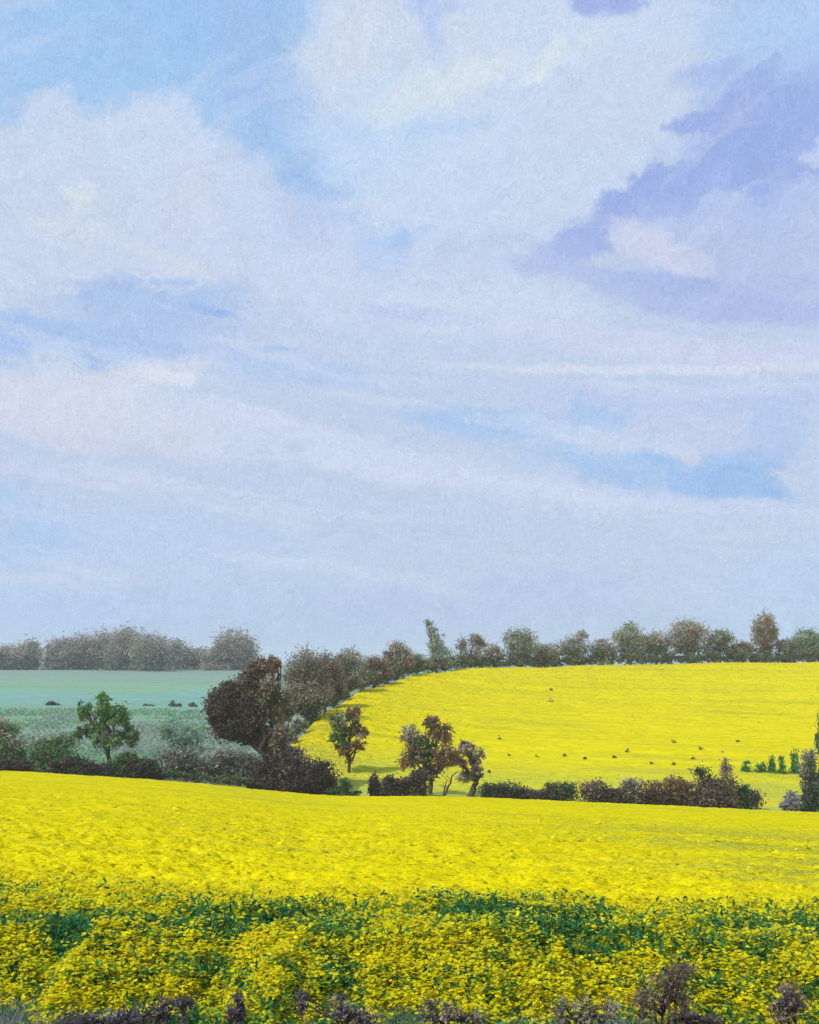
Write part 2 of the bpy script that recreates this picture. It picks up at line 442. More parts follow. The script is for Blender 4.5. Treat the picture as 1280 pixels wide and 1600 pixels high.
G = mix_n(t, mrange(t, st3, .48, .70, 0, .5), G, (.34, .42, .36))
vg_ = mrange(t, sp.outputs[1], 109, 99)
vc = mix_n(t, mrange(t, sp.outputs[0], -9, -5), (.17, .19, .08), (.44, .48, .07))
G = mix_n(t, vg_, G, vc)
t.links.new(G, b.inputs['Base Color']); bump_n(t, b, st2, .5, .5)

M_SOIL, t, b = mat('soil')
pos = geo_pos(t)
n1 = noise_n(t, pos, (1, 1, 1), 1.3, 5, .65); n2 = noise_n(t, pos, (1, 1, 1), 14, 6, .75)
c = ramp_n(t, n1, [(.36, (.085, .065, .075)), (.46, (.16, .125, .125)), (.54, (.36, .39, .35)), (.70, (.46, .50, .45))])
c = mix_n(t, mrange(t, n2, .4, .7, 0, .5), c, (.12, .085, .08))
t.links.new(c, b.inputs['Base Color']); bump_n(t, b, n2, .9, .06)

def crop_material(name, near):
    m, t, b = mat(name)
    pos = geo_pos(t); sp = nd(t, 'ShaderNodeSeparateXYZ'); t.links.new(pos, sp.inputs[0])
    s1 = noise_n(t, pos, (.045, .55, .3) if near else (.03, .28, .1), 1, 6, .65)
    s2 = noise_n(t, pos, (.16, 1.9, .8) if near else (.07, .9, .4), 1, 5, .72)
    s3 = noise_n(t, pos, (.03, .03, .03), 1, 3, .5)
    k_ = .92 if near else 1.0
    c = ramp_n(t, s2, [(.25, (.64 * k_, .54 * k_, .003)), (.5, (.82 * k_, .69 * k_, .003)), (.75, (.89 * k_, .76 * k_, .005))])
    c = mix_n(t, mrange(t, s1, .50, .72, 0, .75), c, (.50, .47, .035))
    if near:
        right = mth(t, 'MULTIPLY', mrange(t, sp.outputs[0], 2, 12), mrange(t, s1, .40, .62))
        right = mth(t, 'MULTIPLY', right, mrange(t, sp.outputs[1], 62, 36))
        c = mix_n(t, mth(t, 'MULTIPLY', right, .75), c, (.36, .38, .045))
        under = mrange(t, sp.outputs[1], 18.5, 14.5)
        c = mix_n(t, mth(t, 'MULTIPLY', under, .6), c, (.56, .54, .02))
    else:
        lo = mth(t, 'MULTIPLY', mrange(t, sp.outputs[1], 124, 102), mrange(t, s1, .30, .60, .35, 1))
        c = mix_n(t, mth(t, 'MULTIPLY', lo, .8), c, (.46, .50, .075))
    t.links.new(c, b.inputs['Base Color'])
    h = mth(t, 'ADD', mth(t, 'MULTIPLY', s1, .6), s2)
    bump_n(t, b, h, 1.0, .45 if near else 1.0)
    b.inputs['Roughness'].default_value = 1.0; b.inputs['Specular IOR Level'].default_value = 0.0
    return m
M_NEAR = crop_material('rapeseed_canopy', True)
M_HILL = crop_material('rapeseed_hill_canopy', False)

# ------------------------------------------------------------------ ground sheets
def grid_faces(nr, nc):
    i = np.arange(nr - 1)[:, None] * nc + np.arange(nc - 1)[None, :]
    i = i.ravel()
    return np.stack([i, i + 1, i + nc + 1, i + nc], 1)
ya = np.concatenate([np.linspace(-80, 5, 12), np.linspace(6, 88, 42), np.linspace(90, 460, 220), np.geomspace(480, 2500, 30)])
aa = np.concatenate([np.linspace(-2.2, -.62, 30), np.linspace(-.6, .6, 260), np.linspace(.62, 2.2, 30)])
A, Yg = np.meshgrid(aa, ya); Xg = A * np.maximum(Yg, 25); Zg = ground(Xg, Yg)
gnd = mesh_obj('ground', np.stack([Xg, Yg, Zg], -1).reshape(-1, 3), grid_faces(*A.shape), M_GND, smooth=True)
tag(gnd, kind='structure')
# bare soil strip and the soil under the near crop, 2 cm over the ground sheet
ya = np.concatenate([np.linspace(-20, 9, 20), np.linspace(9.3, 20, 90), np.linspace(21, 88, 20)])
aa = np.linspace(-.9, .9, 240)
A, Yg = np.meshgrid(aa, ya); Xg = A * np.maximum(Yg, 25) * 1.0
Xg = A * np.maximum(Yg, 14)
clod = (fbm(Xg * 2.2, Yg * 2.2, 4) - .4) * .22 * np.clip((22 - Yg) / 4, 0, 1) * np.clip((Yg - 0) / 4, 0, 1)
soil = mesh_obj('soil', np.stack([Xg, Yg, ground(Xg, Yg) + .03 + np.maximum(clod, 0)], -1).reshape(-1, 3), grid_faces(*A.shape), M_SOIL, smooth=True)
tag(soil, kind='structure')

# ------------------------------------------------------------------ crop canopies
def band_mask(x, y):
    """tramline gap where wheels have pressed the crop: 1 in the gap"""
    a = x / y
    c = 15.6 + 1.0 * (fbm(a * 7 + 3, a * 0 + 1.7, 3) - .5) * 3 + a * 1.2
    w = 1.2 + .9 * (fbm(x / 1.3, y * 0 + 8.2, 3) - .5) * 2
    d = np.abs(y - c) / w
    return np.clip(1.35 - d, 0, 1) * np.clip((fbm(x / 1.1 + 7, y * 1.5 + 3, 4) - .36) * 5, 0, 1)
def front_h(x, y):
    return np.clip((y - front_edge(x) + .25) / 2.3, .08, 1) ** .7
def front_edge(x):
    return 12.3 + .6 * np.clip((x - .2) / 1.5, 0, 1) + 1.5 * (fbm(x / .8 + 40, x * 0 + 2.2, 4) - .5) * 2
ya = np.concatenate([np.geomspace(11.2, 30, 420), np.geomspace(30.1, 91, 330)])
aa = np.linspace(-.60, .60, 900)
A, Yg = np.meshgrid(aa, ya); Xg = A * Yg
lump = (fbm(Xg * 2.4, Yg * 3.5, 3) - .5) * .34 + (fbm(Xg * .35, Yg * 1.1 + 5, 3) - .5) * .30
bm_ = band_mask(Xg, Yg)
hgt = (CROP - .06 + lump * np.clip(26 / Yg, .35, 1)) - .55 * bm_ * fbm(Xg * 1.7, Yg * 1.7, 2) * 1.6
hgt *= np.where(Yg < front_edge(Xg), 0, front_h(Xg, Yg))
edge_w = np.clip((90.6 - Yg) / 1.2, 0, 1)
hgt = hgt * edge_w - (1 - edge_w) * .15 - .1 * (hgt < .02)
canopy = mesh_obj('rapeseed_crop', np.stack([Xg, Yg, ground(Xg, Yg) + hgt], -1).reshape(-1, 3), grid_faces(*A.shape), M_NEAR, smooth=True)
tag(canopy, 'dense yellow flowering rapeseed of the near field running down to the hedges', 'crop', kind='stuff')

CU = [430, 440, 500, 560, 640, 720, 900, 1280, 2600]; CY = [108, 113, 134, 159, 188, 213, 238, 241, 241]
def hill_top(u): return np.interp(u, CU, CY)
uu = np.concatenate([np.linspace(438, 1320, 700), np.linspace(1330, 2300, 60)]); ff = np.linspace(0, 1, 260)
U, FF = np.meshgrid(uu, ff)
Y0 = 100.0 + np.clip((470 - U) / 30, 0, 1) * 3
Yg = Y0 + (hill_top(U) - Y0) * FF; Xg = (U - 640) / (F * 1.02) * Yg
lump = (fbm(Xg * .9, Yg * 1.2, 3) - .5) * .22 + (fbm(Xg * .08, Yg * .35 + 5, 3) - .5) * .3
e = np.minimum.reduce([np.clip(FF / .03, 0, 1), np.clip((1 - FF) / .02, 0, 1), np.clip((U - 438) / 5, 0, 1)])
hgt = (.58 + lump) * e - .12 * (1 - e)
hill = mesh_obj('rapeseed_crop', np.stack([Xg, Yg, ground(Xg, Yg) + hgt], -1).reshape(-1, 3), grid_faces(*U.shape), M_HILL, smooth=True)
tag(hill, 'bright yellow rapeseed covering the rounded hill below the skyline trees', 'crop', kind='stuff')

# ------------------------------------------------------------------ dabs: leaves and petals as small pointed faces
def dabs(P, L_, Wd, up=0.0, flat=None):
    """P (n,3) centres, L_ length, Wd width -> verts (4n,3), faces (n,4)"""
    n = len(P); d = rng.normal(size=(n, 3)); d[:, 2] += up
    d /= np.linalg.norm(d, axis=1)[:, None]
    r = rng.normal(size=(n, 3))
    if flat is not None:            # lean the face normals upward
        nrm = rng.normal(size=(n, 3)); nrm[:, 2] = np.abs(nrm[:, 2]) + flat
        nrm /= np.linalg.norm(nrm, axis=1)[:, None]
        d = np.cross(nrm, r); d /= np.linalg.norm(d, axis=1)[:, None] + 1e-9
        s = np.cross(nrm, d)
    else:
        s = np.cross(d, r); s /= np.linalg.norm(s, axis=1)[:, None] + 1e-9
    L_ = np.broadcast_to(L_, n)[:, None]; Wd = np.broadcast_to(Wd, n)[:, None]
    V = np.stack([P - d * L_ / 2, P + s * Wd / 2 - d * L_ * .05, P + d * L_ / 2, P - s * Wd / 2 + d * L_ * .1], 1).reshape(-1, 3)
    return V, np.arange(4 * n).reshape(n, 4)
def rep4(c): return np.repeat(c, 4, 0)

def pick(pal, n, jit=.18):
    pal = np.array(pal); c = pal[rng.integers(0, len(pal), n)]
    return np.clip(c * (1 + rng.normal(0, jit, (n, 1))) * (1 + rng.normal(0, jit * .3, (n, 3))), .004, .95)
YEL = [(.84, .74, .003), (.80, .70, .004), (.88, .78, .006), (.76, .68, .004)]
GRN = [(.03, .19, .08), (.04, .24, .09), (.08, .29, .08), (.02, .14, .065), (.22, .40, .05), (.34, .46, .04)]
OLV = [(.30, .34, .03), (.22, .27, .04), (.40, .40, .03)]

# near crop blossom and leaf
def scatter(n, y0, y1, amax=.47):
    q = rng.random(n); Y = 1 / (1 / y0 + (1 / y1 - 1 / y0) * q)
    a = (rng.random(n) * 2 - 1) * amax
    return a * Y, Y
Vs, Fs, Cs = [], [], []; off = 0
def push(V, Fc, C):
    global off
    Vs.append(V); Fs.append(Fc + off); Cs.append(C); off += len(V)
def flush(name, m, **k):
    global Vs, Fs, Cs, off
    o = mesh_obj(name, np.concatenate(Vs), np.concatenate(Fs), m, cols=np.concatenate(Cs), **k)
    Vs, Fs, Cs, off = [], [], [], 0
    return o
def canopy_h(x, y):
    lump = (fbm(x * 2.4, y * 3.5, 3) - .5) * .34 + (fbm(x * .35, y * 1.1 + 5, 3) - .5) * .30
    return (CROP - .06 + lump * np.clip(26 / y, .35, 1)) * front_h(x, y)
# racemes: short upright clusters of petals
x, y = scatter(66000, 10.4, 50)
x0_, y0_ = scatter(26000, 10.6, 14.5); x = np.concatenate([x, x0_]); y = np.concatenate([y, y0_])
bm = band_mask(x, y); fe = front_edge(x)
patch = fbm(x * 1.1 + 30, y * 1.6, 3)
near = np.clip((22 - y) / 9, 0, 1)
keep = (rng.random(len(x)) > bm * 1.0) & (rng.random(len(x)) > np.clip((patch - .53) * 6, 0, .8) * near) & (y > fe - .5) 
keep &= rng.random(len(x)) < np.clip((y - fe + .5) / .7, .35, 1)
keep &= rng.random(len(x)) > np.clip((y - 16.2) / 4, 0, .97)
x, y, patch, fe = x[keep], y[keep], patch[keep], fe[keep]
low = np.where(y < fe + .5, .3 + .8 * rng.random(len(x)) ** .6, 1)
z = ground(x, y) + canopy_h(x, y) * low + rng.normal(0, .05, len(x)) + .04
k = 6; n = len(x)
sz = np.clip(y / 16, .75, 2.2)
P = np.repeat(np.stack([x, y, z], 1), k, 0) + rng.normal(size=(n * k, 3)) * np.repeat(sz, k)[:, None] * np.array((.04, .04, .045))
s_ = np.repeat(sz, k) * (.055 + .03 * rng.random(n * k))
V, Fc = dabs(P, s_ * 1.1, s_ * .85, flat=2.6)
C = rep4(np.repeat(pick(YEL, n, .10), k, 0) * (1 + rng.normal(0, .06, (n * k, 1))))
push(V, Fc, C)
# far tufts of blossom on the canopy
x, y = scatter(52000, 16.5, 60)
z = ground(x, y) + canopy_h(x, y) + .03
s_ = .0017 * y * (.7 + .8 * rng.random(len(x)))
V, Fc = dabs(np.stack([x, y, z - .02], 1), s_ * 1.8, s_ * .7, flat=3.0); push(V, Fc, rep4(pick(YEL, len(x), .05)))
flo = flush('rapeseed_blossom', M_PETAL); tag(flo, 'yellow blossom heads of the rapeseed across the near field', 'flowers', kind='stuff')
# leaves and stems in the gaps, the tramline and the front rows
x, y = scatter(80000, 10.5, 30)
bm = band_mask(x, y); fe = front_edge(x); patch = fbm(x * 1.1 + 30, y * 1.6, 3)
near = np.clip((18.5 - y) / 4, 0, 1)
p = np.clip(bm * 2, 0, 1) + np.clip((patch - .515) * 5, 0, .7) * near + (.07 + .32 * np.clip((13.4 - y) / 1.6, 0, 1) * (fbm(x * 2.3, y * 2.9 + 4, 3) > .5)) * near + .30 * ((y < fe + .8) & (y > fe - .8))
right = (x / y > .02) & (y < 18.5); p = p + right * .28 * np.clip((fbm(x * 1.9, y * 2.2 + 9, 3) - .42) * 6, 0, 1)
keep = (rng.random(len(x)) < p) & (y > fe - .9)
x, y, bm, fe = x[keep], y[keep], bm[keep], fe[keep]; n = len(x)
hh = canopy_h(x, y) * np.where(y < fe + .5, rng.random(n) ** .8, 1) * (1 - .20 * bm * rng.random(n)) + .06
z = ground(x, y) + hh; k = 4
P = np.repeat(np.stack([x, y, z], 1), k, 0) + rng.normal(size=(n * k, 3)) * np.array((.10, .07, .05)) * np.repeat(np.clip(y / 15, .8, 2), k)[:, None]
s_ = np.repeat(np.clip(y / 16, .8, 2), k) * (.06 + .06 * rng.random(n * k))
V, Fc = dabs(P, s_ * 1.3, s_ * .45, flat=.3); push(V, Fc, rep4(np.repeat(pick(GRN, n, .2), k, 0)))
# stems
x, y = scatter(5200, 10.6, 17); fe = front_edge(x); keep = ((y < fe + .8) | (band_mask(x, y) > .6)) & (y > fe - .6); x, y = x[keep], y[keep]; n = len(x)
g0 = ground(x, y); h = canopy_h(x, y) * (.6 + .4 * rng.random(n)); w = .010
lean = rng.normal(size=(n, 2)) * .08
A0 = np.stack([x - w, y, g0], 1); B0 = np.stack([x + w, y + w, g0], 1)
A1 = np.stack([x - w * .5 + lean[:, 0], y + lean[:, 1], g0 + h], 1); B1 = np.stack([x + w * .5 + lean[:, 0], y + w * .5 + lean[:, 1], g0 + h], 1)
V = np.stack([A0, B0, B1, A1], 1).reshape(-1, 3); push(V, np.arange(4 * n).reshape(n, 4), rep4(pick([(.12, .2, .06), (.2, .24, .12), (.26, .28, .2)], n, .2)))
lv = flush('rapeseed_leaves', M_LEAF); tag(lv, 'dark green rapeseed leaves and stems showing through gaps in the near field', 'leaves', kind='stuff')
# pale verge grass at the very front
x, y = scatter(36000, 10.0, 13.0); keep = (fbm(x * .9 + 11, y * .3, 3) > .50) & (y < front_edge(x) + .4); x, y = x[keep], y[keep]; n = len(x)
g0 = ground(x, y) + .02; h = .10 + .22 * rng.random(n); w = .010; ln_ = rng.normal(size=(n, 2)) * .10
V = np.stack([np.stack([x - w, y, g0], 1), np.stack([x + w, y + w, g0], 1), np.stack([x + ln_[:, 0], y + ln_[:, 1], g0 + h], 1)], 1).reshape(-1, 3)
gc = np.repeat(pick([(.44, .48, .38), (.36, .41, .32), (.52, .54, .46), (.30, .27, .26)], n, .12), 3, 0)
gr = mesh_obj('grass', V, np.arange(3 * n).reshape(n, 3), M_LEAF, cols=gc); tag(gr, 'pale dry verge grass at the foot of the near rapeseed', 'grass', kind='stuff')

# hill blossom texture
n = 26000; u = 442 + rng.random(n) * 880; f = rng.random(n) ** .75
y = 101 + (hill_top(u) - 102.5) * f; x = (u - 640) / (F * 1.02) * y
lump = (fbm(x * .9, y * 1.2, 3) - .5) * .22 + (fbm(x * .08, y * .35 + 5, 3) - .5) * .3
z = ground(x, y) + .58 + lump + .02
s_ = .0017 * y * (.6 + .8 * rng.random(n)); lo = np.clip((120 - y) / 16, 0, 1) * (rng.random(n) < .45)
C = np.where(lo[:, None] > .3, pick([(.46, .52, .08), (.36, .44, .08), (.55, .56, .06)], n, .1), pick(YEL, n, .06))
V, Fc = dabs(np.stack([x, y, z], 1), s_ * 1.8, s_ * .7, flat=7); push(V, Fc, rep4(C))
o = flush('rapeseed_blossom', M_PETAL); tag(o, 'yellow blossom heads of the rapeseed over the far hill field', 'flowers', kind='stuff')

# ------------------------------------------------------------------ trees and bushes
SAGE = [(.45, .47, .36), (.54, .56, .47), (.34, .38, .29), (.38, .42, .27)]
GREY = [(.55, .47, .39), (.63, .56, .47), (.40, .34, .28), (.45, .43, .34)]
BROWN = [(.31, .22, .16), (.41, .30, .22), (.25, .19, .155), (.47, .37, .28)]
RUST = [(.40, .21, .08), (.48, .27, .10), (.30, .17, .085)]
DARK = [(.11, .085, .085), (.15, .115, .105), (.21, .16, .135), (.07, .06, .07)]
GREEN = [(.17, .36, .10), (.24, .46, .14), (.12, .26, .12), (.30, .48, .22)]
DGREEN = [(.05, .16, .07), (.07, .21, .09), (.08, .13, .085)]
OLIVE = [(.23, .26, .11), (.18, .20, .10), (.29, .32, .16)]

def tube(p0, p1, r0, r1, seg=4, wob=.06, sides=6):
    p0 = np.array(p0, float); p1 = np.array(p1, float); L0 = np.linalg.norm(p1 - p0)
    ts = np.linspace(0, 1, seg + 1); pts = p0 + (p1 - p0) * ts[:, None]
    if seg > 1: pts[1:-1] += rng.normal(size=(seg - 1, 3)) * L0 * wob
    pts[0] = p0
    d = (p1 - p0) / (L0 + 1e-9); a = np.cross(d, (0, 1, .3)); a /= np.linalg.norm(a) + 1e-9; b_ = np.cross(d, a)
    th = np.arange(sides) * 2 * math.pi / sides
    rr = r0 + (r1 - r0) * ts
    V = pts[:, None, :] + rr[:, None, None] * (np.cos(th)[None, :, None] * a + np.sin(th)[None, :, None] * b_)
    i = np.arange(seg)[:, None] * sides; j = np.arange(sides)[None, :]; j2 = (np.arange(sides)[None, :] + 1) % sides
    Fc = np.stack([i + j, i + j2, i + sides + j2, i + sides + j], -1).reshape(-1, 4)
    return V.reshape(-1, 3), Fc, pts
def crown_mesh(blobs, Y, lp, dens, pals, hard=1.0, below=None):
    Ps, Csl, Ss = [], [], []
    for bi, bl in enumerate(blobs):
        u, v, ru, rv = bl[:4]; pal = bl[4] if len(bl) > 4 else pals
        c = pix(u, v, Y); k = Y / F; rx, rz = ru * k, rv * k; ry = (rx * .5 + rz * .5) * .8
        c[1] += rng.normal() * ry * .25
        n = int(ru * rv * 3.14 * dens * 1.45); nc = max(7, int(n / 26))
        d = rng.normal(size=(nc, 3)); d /= np.linalg.norm(d, axis=1)[:, None]
        rad = rng.random(nc) ** .42 * .86
        cc = c + d * rad[:, None] * np.array((rx, ry, rz))
        which = rng.integers(0, nc, n)
        sp = .20 * hard * (rng.random(nc) * .7 + .6)
        P = cc[which] + rng.normal(size=(n, 3)) * np.array((rx, ry, rz)) * sp[which][:, None] * np.array((1, 1, .85))
        ccol = pick(pal, nc, .16)
        C = ccol[which] * (1 + rng.normal(0, .16, (n, 1)))
        Ps.append(P); Csl.append(C); Ss.append(np.full(n, 1.0))
    P = np.concatenate(Ps); C = np.clip(np.concatenate(Csl), .004, .9)
    g = ground(P[:, 0], P[:, 1]); P[:, 2] = np.maximum(P[:, 2], g + .03)
    s_ = lp * .8 * Y / F * (.6 + .9 * rng.random(len(P)))
    V, Fc = dabs(P, s_ * 1.4, s_ * .7, flat=.15)
    return V, Fc, rep4(C)
def tree(name, label, cat, u, vb, Y, blobs, pal, lp=4.2, dens=.75, trunk=5, lean=0, group=None, hard=1.0, twigs=0, stems=1):
    x = X(u, Y, vb); g = gz(x, Y); root = empty(name, (x, Y, g)); tag(root, label, cat, group)
    k = Y / F
    Vt, Ft, o_ = [], [], 0
    cents = [pix(bl[0], bl[1], Y) for bl in blobs]
    main = max(range(len(blobs)), key=lambda i: blobs[i][2] * blobs[i][3])
    fork_z = min(c[2] - bl[3] * k * .55 for c, bl in zip(cents, blobs)); fork_z = max(fork_z, g + .15)
    fork = np.array((x + lean * k, Y, fork_z))
    def add(a, b_, r0, r1, seg=4, wob=.05):
        nonlocal o_
        V, Fc, pts = tube(a, b_, r0, r1, seg, wob); Vt.append(V); Ft.append(Fc + o_); o_ += len(V); return pts
    tr = trunk * k
    for s in range(stems):
        dx = (s - (stems - 1) / 2) * tr * 1.6
        add((x + dx, Y + rng.normal() * tr * .3, g - .15), fork + np.array((dx * 1.3, 0, 0)), tr * .62, tr * .42, 4, .03)
    for c, bl in zip(cents, blobs):
        top = c + np.array((0, 0, bl[3] * k * .45))
        add(fork, top, tr * .36, tr * .07, 5, .05)
        for q in range(4):
            d = rng.normal(size=3); d /= np.linalg.norm(d); d[2] = abs(d[2])
            st_ = fork + (top - fork) * (.35 + .5 * rng.random())
            add(st_, c + d * np.array((bl[2], bl[2] * .7, bl[3])) * k * .85, tr * .16, tr * .03, 3, .06)
    for q in range(twigs):
        bl = blobs[rng.integers(len(blobs))]; c = pix(bl[0], bl[1], Y)
        d = rng.normal(size=3); d /= np.linalg.norm(d); d[2] = abs(d[2]) * 1.2
        e = c + d * np.array((bl[2], bl[2] * .8, bl[3])) * k * (1.0 + .25 * rng.random())
        add(c + (e - c) * .2, e, .55 * k, .2 * k, 3, .07)
    mesh_obj('trunk' if cat == 'tree' else 'stem', np.concatenate(Vt), np.concatenate(Ft), M_BARK, parent=root, smooth=True)
    V, Fc, C = crown_mesh(blobs, Y, lp, dens, pal, hard)
    mesh_obj('crown' if cat == 'tree' else 'foliage', V, Fc, M_LEAF, parent=root, cols=C)
    return root
def bush(name, label, Y, blobs, pal, vb, lp=4, dens=.9, cat='bush', group=None, twigs=0, trunk=3, hard=1.0):
    us = sum(b_[0] for b_ in blobs) / len(blobs); extra = []
    for bl in blobs:
        xg = X(bl[0], Y, vb); zg = gz(xg, Y); vg = 800 + F * math.tan(PITCH - math.atan2(zg, Y))
        if bl[1] + bl[3] > vg - 34 and bl[1] < vg:
            extra.append((bl[0], (bl[1] + vg) / 2 + 1, bl[2] * .92, max(3, (vg - bl[1]) / 2 + 2)) + tuple(bl[4:]))
    blobs = list(blobs) + extra
    return tree(name, label, cat, us, vb, Y, blobs, pal, lp, dens * .8, trunk, 0, group, hard * 1.2, twigs, 1)

# --- far wood on the left skyline
gF = 'hazy trees of the far left skyline'
FARP = GREY + [(.48, .42, .36), (.40, .37, .31)]
GREENISH = [(.36, .43, .33), (.42, .45, .36)]
for (u, top, base, w, pal, lab) in [
    (8, 1006, 1040, 26, GREY + GREENISH, 'low grey skyline tree cut by the left edge of the picture'),
    (46, 1001, 1041, 24, GREY, 'small rounded grey tree just left of the long far wood'),
    (92, 996, 1042, 24, FARP, 'leftmost tree of the long grey far wood, sloping down at its left end'),
    (128, 990, 1042, 28, FARP, 'second tree from the left in the long grey far wood'),
    (165, 985, 1042, 28, FARP, 'brownish tree just left of the highest crown of the far wood'),
    (196, 980, 1042, 28, FARP, 'highest crown of the long grey far wood'),
    (236, 990, 1042, 28, FARP + GREENISH, 'tree stepping down just right of the highest crown of the far wood'),
    (272, 998, 1043, 26, FARP + GREENISH, 'low greenish tree in the right half of the far wood'),
    (308, 1012, 1043, 26, FARP, 'low brown tree near the right end of the far wood'),
    (338, 1014, 1043, 20, GREENISH + GREY, 'small pale shrubby tree between the far wood and the lone round tree'),
    (368, 984, 1040, 32, GREY + BROWN[1:2], 'lone round grey-brown tree right of the far wood above the valley field')]:
    h = base - top
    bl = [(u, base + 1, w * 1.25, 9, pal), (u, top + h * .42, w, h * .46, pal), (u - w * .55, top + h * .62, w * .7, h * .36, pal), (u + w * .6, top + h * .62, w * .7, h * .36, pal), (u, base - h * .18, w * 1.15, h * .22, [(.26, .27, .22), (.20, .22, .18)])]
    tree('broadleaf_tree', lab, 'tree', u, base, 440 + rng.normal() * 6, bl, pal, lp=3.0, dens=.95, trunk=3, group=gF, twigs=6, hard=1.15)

# --- skyline trees on the hill crest: u, top, base, halfwidth, palette, shape, label
gS = 'trees and shrubs along the crest of the yellow hill'
def crest_Y(u): return float(hill_top(u)) + 5
SK = [
 (478, 1010, 1118, 38, SAGE[2:] + BROWN + DARK[2:3] + SAGE[:1], 'o', 'mixed sage and brown tree directly right of the big dark brown tree'),
 (508, 1016, 1100, 30, DARK + BROWN + BROWN, 'o', 'dark reddish-brown tree between the mixed sage and brown tree and the crest hedge'),
 (545, 1010, 1078, 30, BROWN + SAGE, 'o', 'mixed brown and sage tree at the upper bend of the hill edge'),
 (585, 1024, 1062, 26, RUST[2:] + BROWN, 'o', 'low rust-brown shrub where the hill edge levels out'),
 (622, 1000, 1052, 26, BROWN + GREY + RUST[:1], 'o', 'brown and grey bush with a pointed top left of the tall slender tree'),
 (652, 1020, 1048, 22, SAGE + DGREEN[2:], 'o', 'low dark grey-green shrub at the foot of the tall slender tree'),
 (682, 968, 1046, 20, SAGE, 't', 'tall slender sage-grey tree with a hooked tip on the crest'),
 (735, 984, 1042, 28, GREY + BROWN, 'w', 'twiggy grey-brown windswept tree right of the tall slender tree'),
 (772, 1006, 1038, 20, GREY, 'o', 'faint low grey shrub left of the dense round sage tree'),
 (813, 976, 1036, 32, SAGE[:2] + OLIVE + GREY[:1], 'o', 'dense round sage-grey tree in the middle of the skyline'),
 (852, 1004, 1032, 22, GREY, 'o', 'small grey shrub between the round sage tree and the leaning tree'),
 (893, 984, 1032, 34, SAGE + GREY, 'r', 'grey-green tree with its top pushed over to the right'),
 (942, 996, 1030, 24, GREY, 'o', 'pale grey low tree in the gap left of the olive-grey tree'),
 (985, 970, 1028, 28, OLIVE[2:] + GREY + SAGE, 'o', 'olive-grey upright tree with a broad flat top on the crest'),
 (1025, 984, 1028, 26, GREY, 'o', 'pale feathery grey tree between two taller skyline trees'),
 (1075, 964, 1026, 38, GREY + BROWN[1:2], 'o', 'broad grey-brown domed tree, widest of the right skyline'),
 (1125, 980, 1026, 26, SAGE + OLIVE, 'o', 'green-grey tree against the right side of the broad domed tree'),
 (1160, 1000, 1026, 20, GREY + BROWN, 'o', 'low brownish shrub left of the tallest right-hand tree'),
 (1195, 952, 1024, 23, GREY + BROWN[1:2] + RUST[:1], 'o', 'tallest oval brown-grey tree standing up at the right of the skyline'),
 (1228, 996, 1024, 20, GREY + SAGE, 'o', 'small pale shrub right of the tallest oval tree'),
 (1262, 980, 1026, 30, SAGE + GREEN[3:] + GREEN[3:], 'o', 'greenish rounded tree cut by the right edge of the picture')]
for (u, top, base, w, pal, shp, lab) in SK:
    h = base - top; Y = crest_Y(u)
    if shp == 'o':
        bl = [(u, top + h * .30, w * .72, h * .27), (u - w * .45, top + h * .52, w * .55, h * .28), (u + w * .45, top + h * .50, w * .55, h * .28), (u, top + h * .68, w * .8, h * .26)]
        if u < 640: bl += [(u - w * .3, top + h * .80, w * .9, h * .20, DARK + BROWN + SAGE[:1]), (u + w * .5, top + h * .72, w * .6, h * .22)]
    elif shp == 't':
        bl = [(u - 12, top + 6, 8, 7), (u - 8, top + h * .24, 9, 13), (u, top + h * .45, 14, 16), (u + 4, top + h * .68, 20, 18), (u + 8, top + h * .85, 26, 14)]
    elif shp == 'w':
        bl = [(u - 14, top + h * .45, 9, 16), (u + 5, top + h * .30, 16, 11), (u + 18, top + h * .42, 13, 10), (u, top + h * .68, 24, 14)]
    else:
        bl = [(u + 16, top + h * .20, 11, 10), (u + 5, top + h * .45, 20, 13), (u - 18, top + h * .6, 18, 11), (u + 14, top + h * .65, 20, 13)]
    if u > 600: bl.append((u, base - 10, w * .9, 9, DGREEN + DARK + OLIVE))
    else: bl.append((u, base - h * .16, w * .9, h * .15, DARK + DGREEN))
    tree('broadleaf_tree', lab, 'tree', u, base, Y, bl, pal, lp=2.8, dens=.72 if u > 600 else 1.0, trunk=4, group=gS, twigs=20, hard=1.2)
# crest hedge: three sections
def hedge(label, pts, Y, pal, vb, hh, lp=3.2, dens=1.1):
    us = np.linspace(pts[0], pts[1], int((pts[1] - pts[0]) / 16) + 1)
    root = None; blobs = []
    Ps = []
    x = X((pts[0] + pts[1]) / 2, Y, vb); VV, FF_, CC = [], [], []; q = 0
    for u in us:
        yy = crest_Y(u) - 3 if Y > 150 else Y
        vbb = float(surf_v(np.array([u * 1.0]), np.array([yy]))[0])
        jj = rng.normal()
        V, Fc, C = crown_mesh([(u, vbb - hh * .45 - jj, 14, hh * (.6 + .12 * jj))], yy, lp, dens, pal)
        VV.append(V); FF_.append(Fc + q); CC.append(C); q += len(V)
    o = mesh_obj('hedge', np.concatenate(VV), np.concatenate(FF_), M_LEAF, cols=np.concatenate(CC), loc=(x, Y, gz(x, Y))); tag(o, label, 'hedge')
hedge('long low dark hedge along the crest under the skyline trees', (640, 1340), 238, DGREEN + DARK + OLIVE + OLIVE, 1036, 18, dens=.9)
hedge('dark green ragged hedge climbing the left edge of the yellow hill', (452, 648), 160, DGREEN + OLIVE + DARK + BROWN[:1] + SAGE[:1], 1080, 26, dens=1.2)
hedge('thin brown and green hedgerow between near field and valley, left of the big dark tree', (262, 410), 95, OLIVE + BROWN[:1] + DGREEN, 1215, 12, lp=3.5, dens=.8)

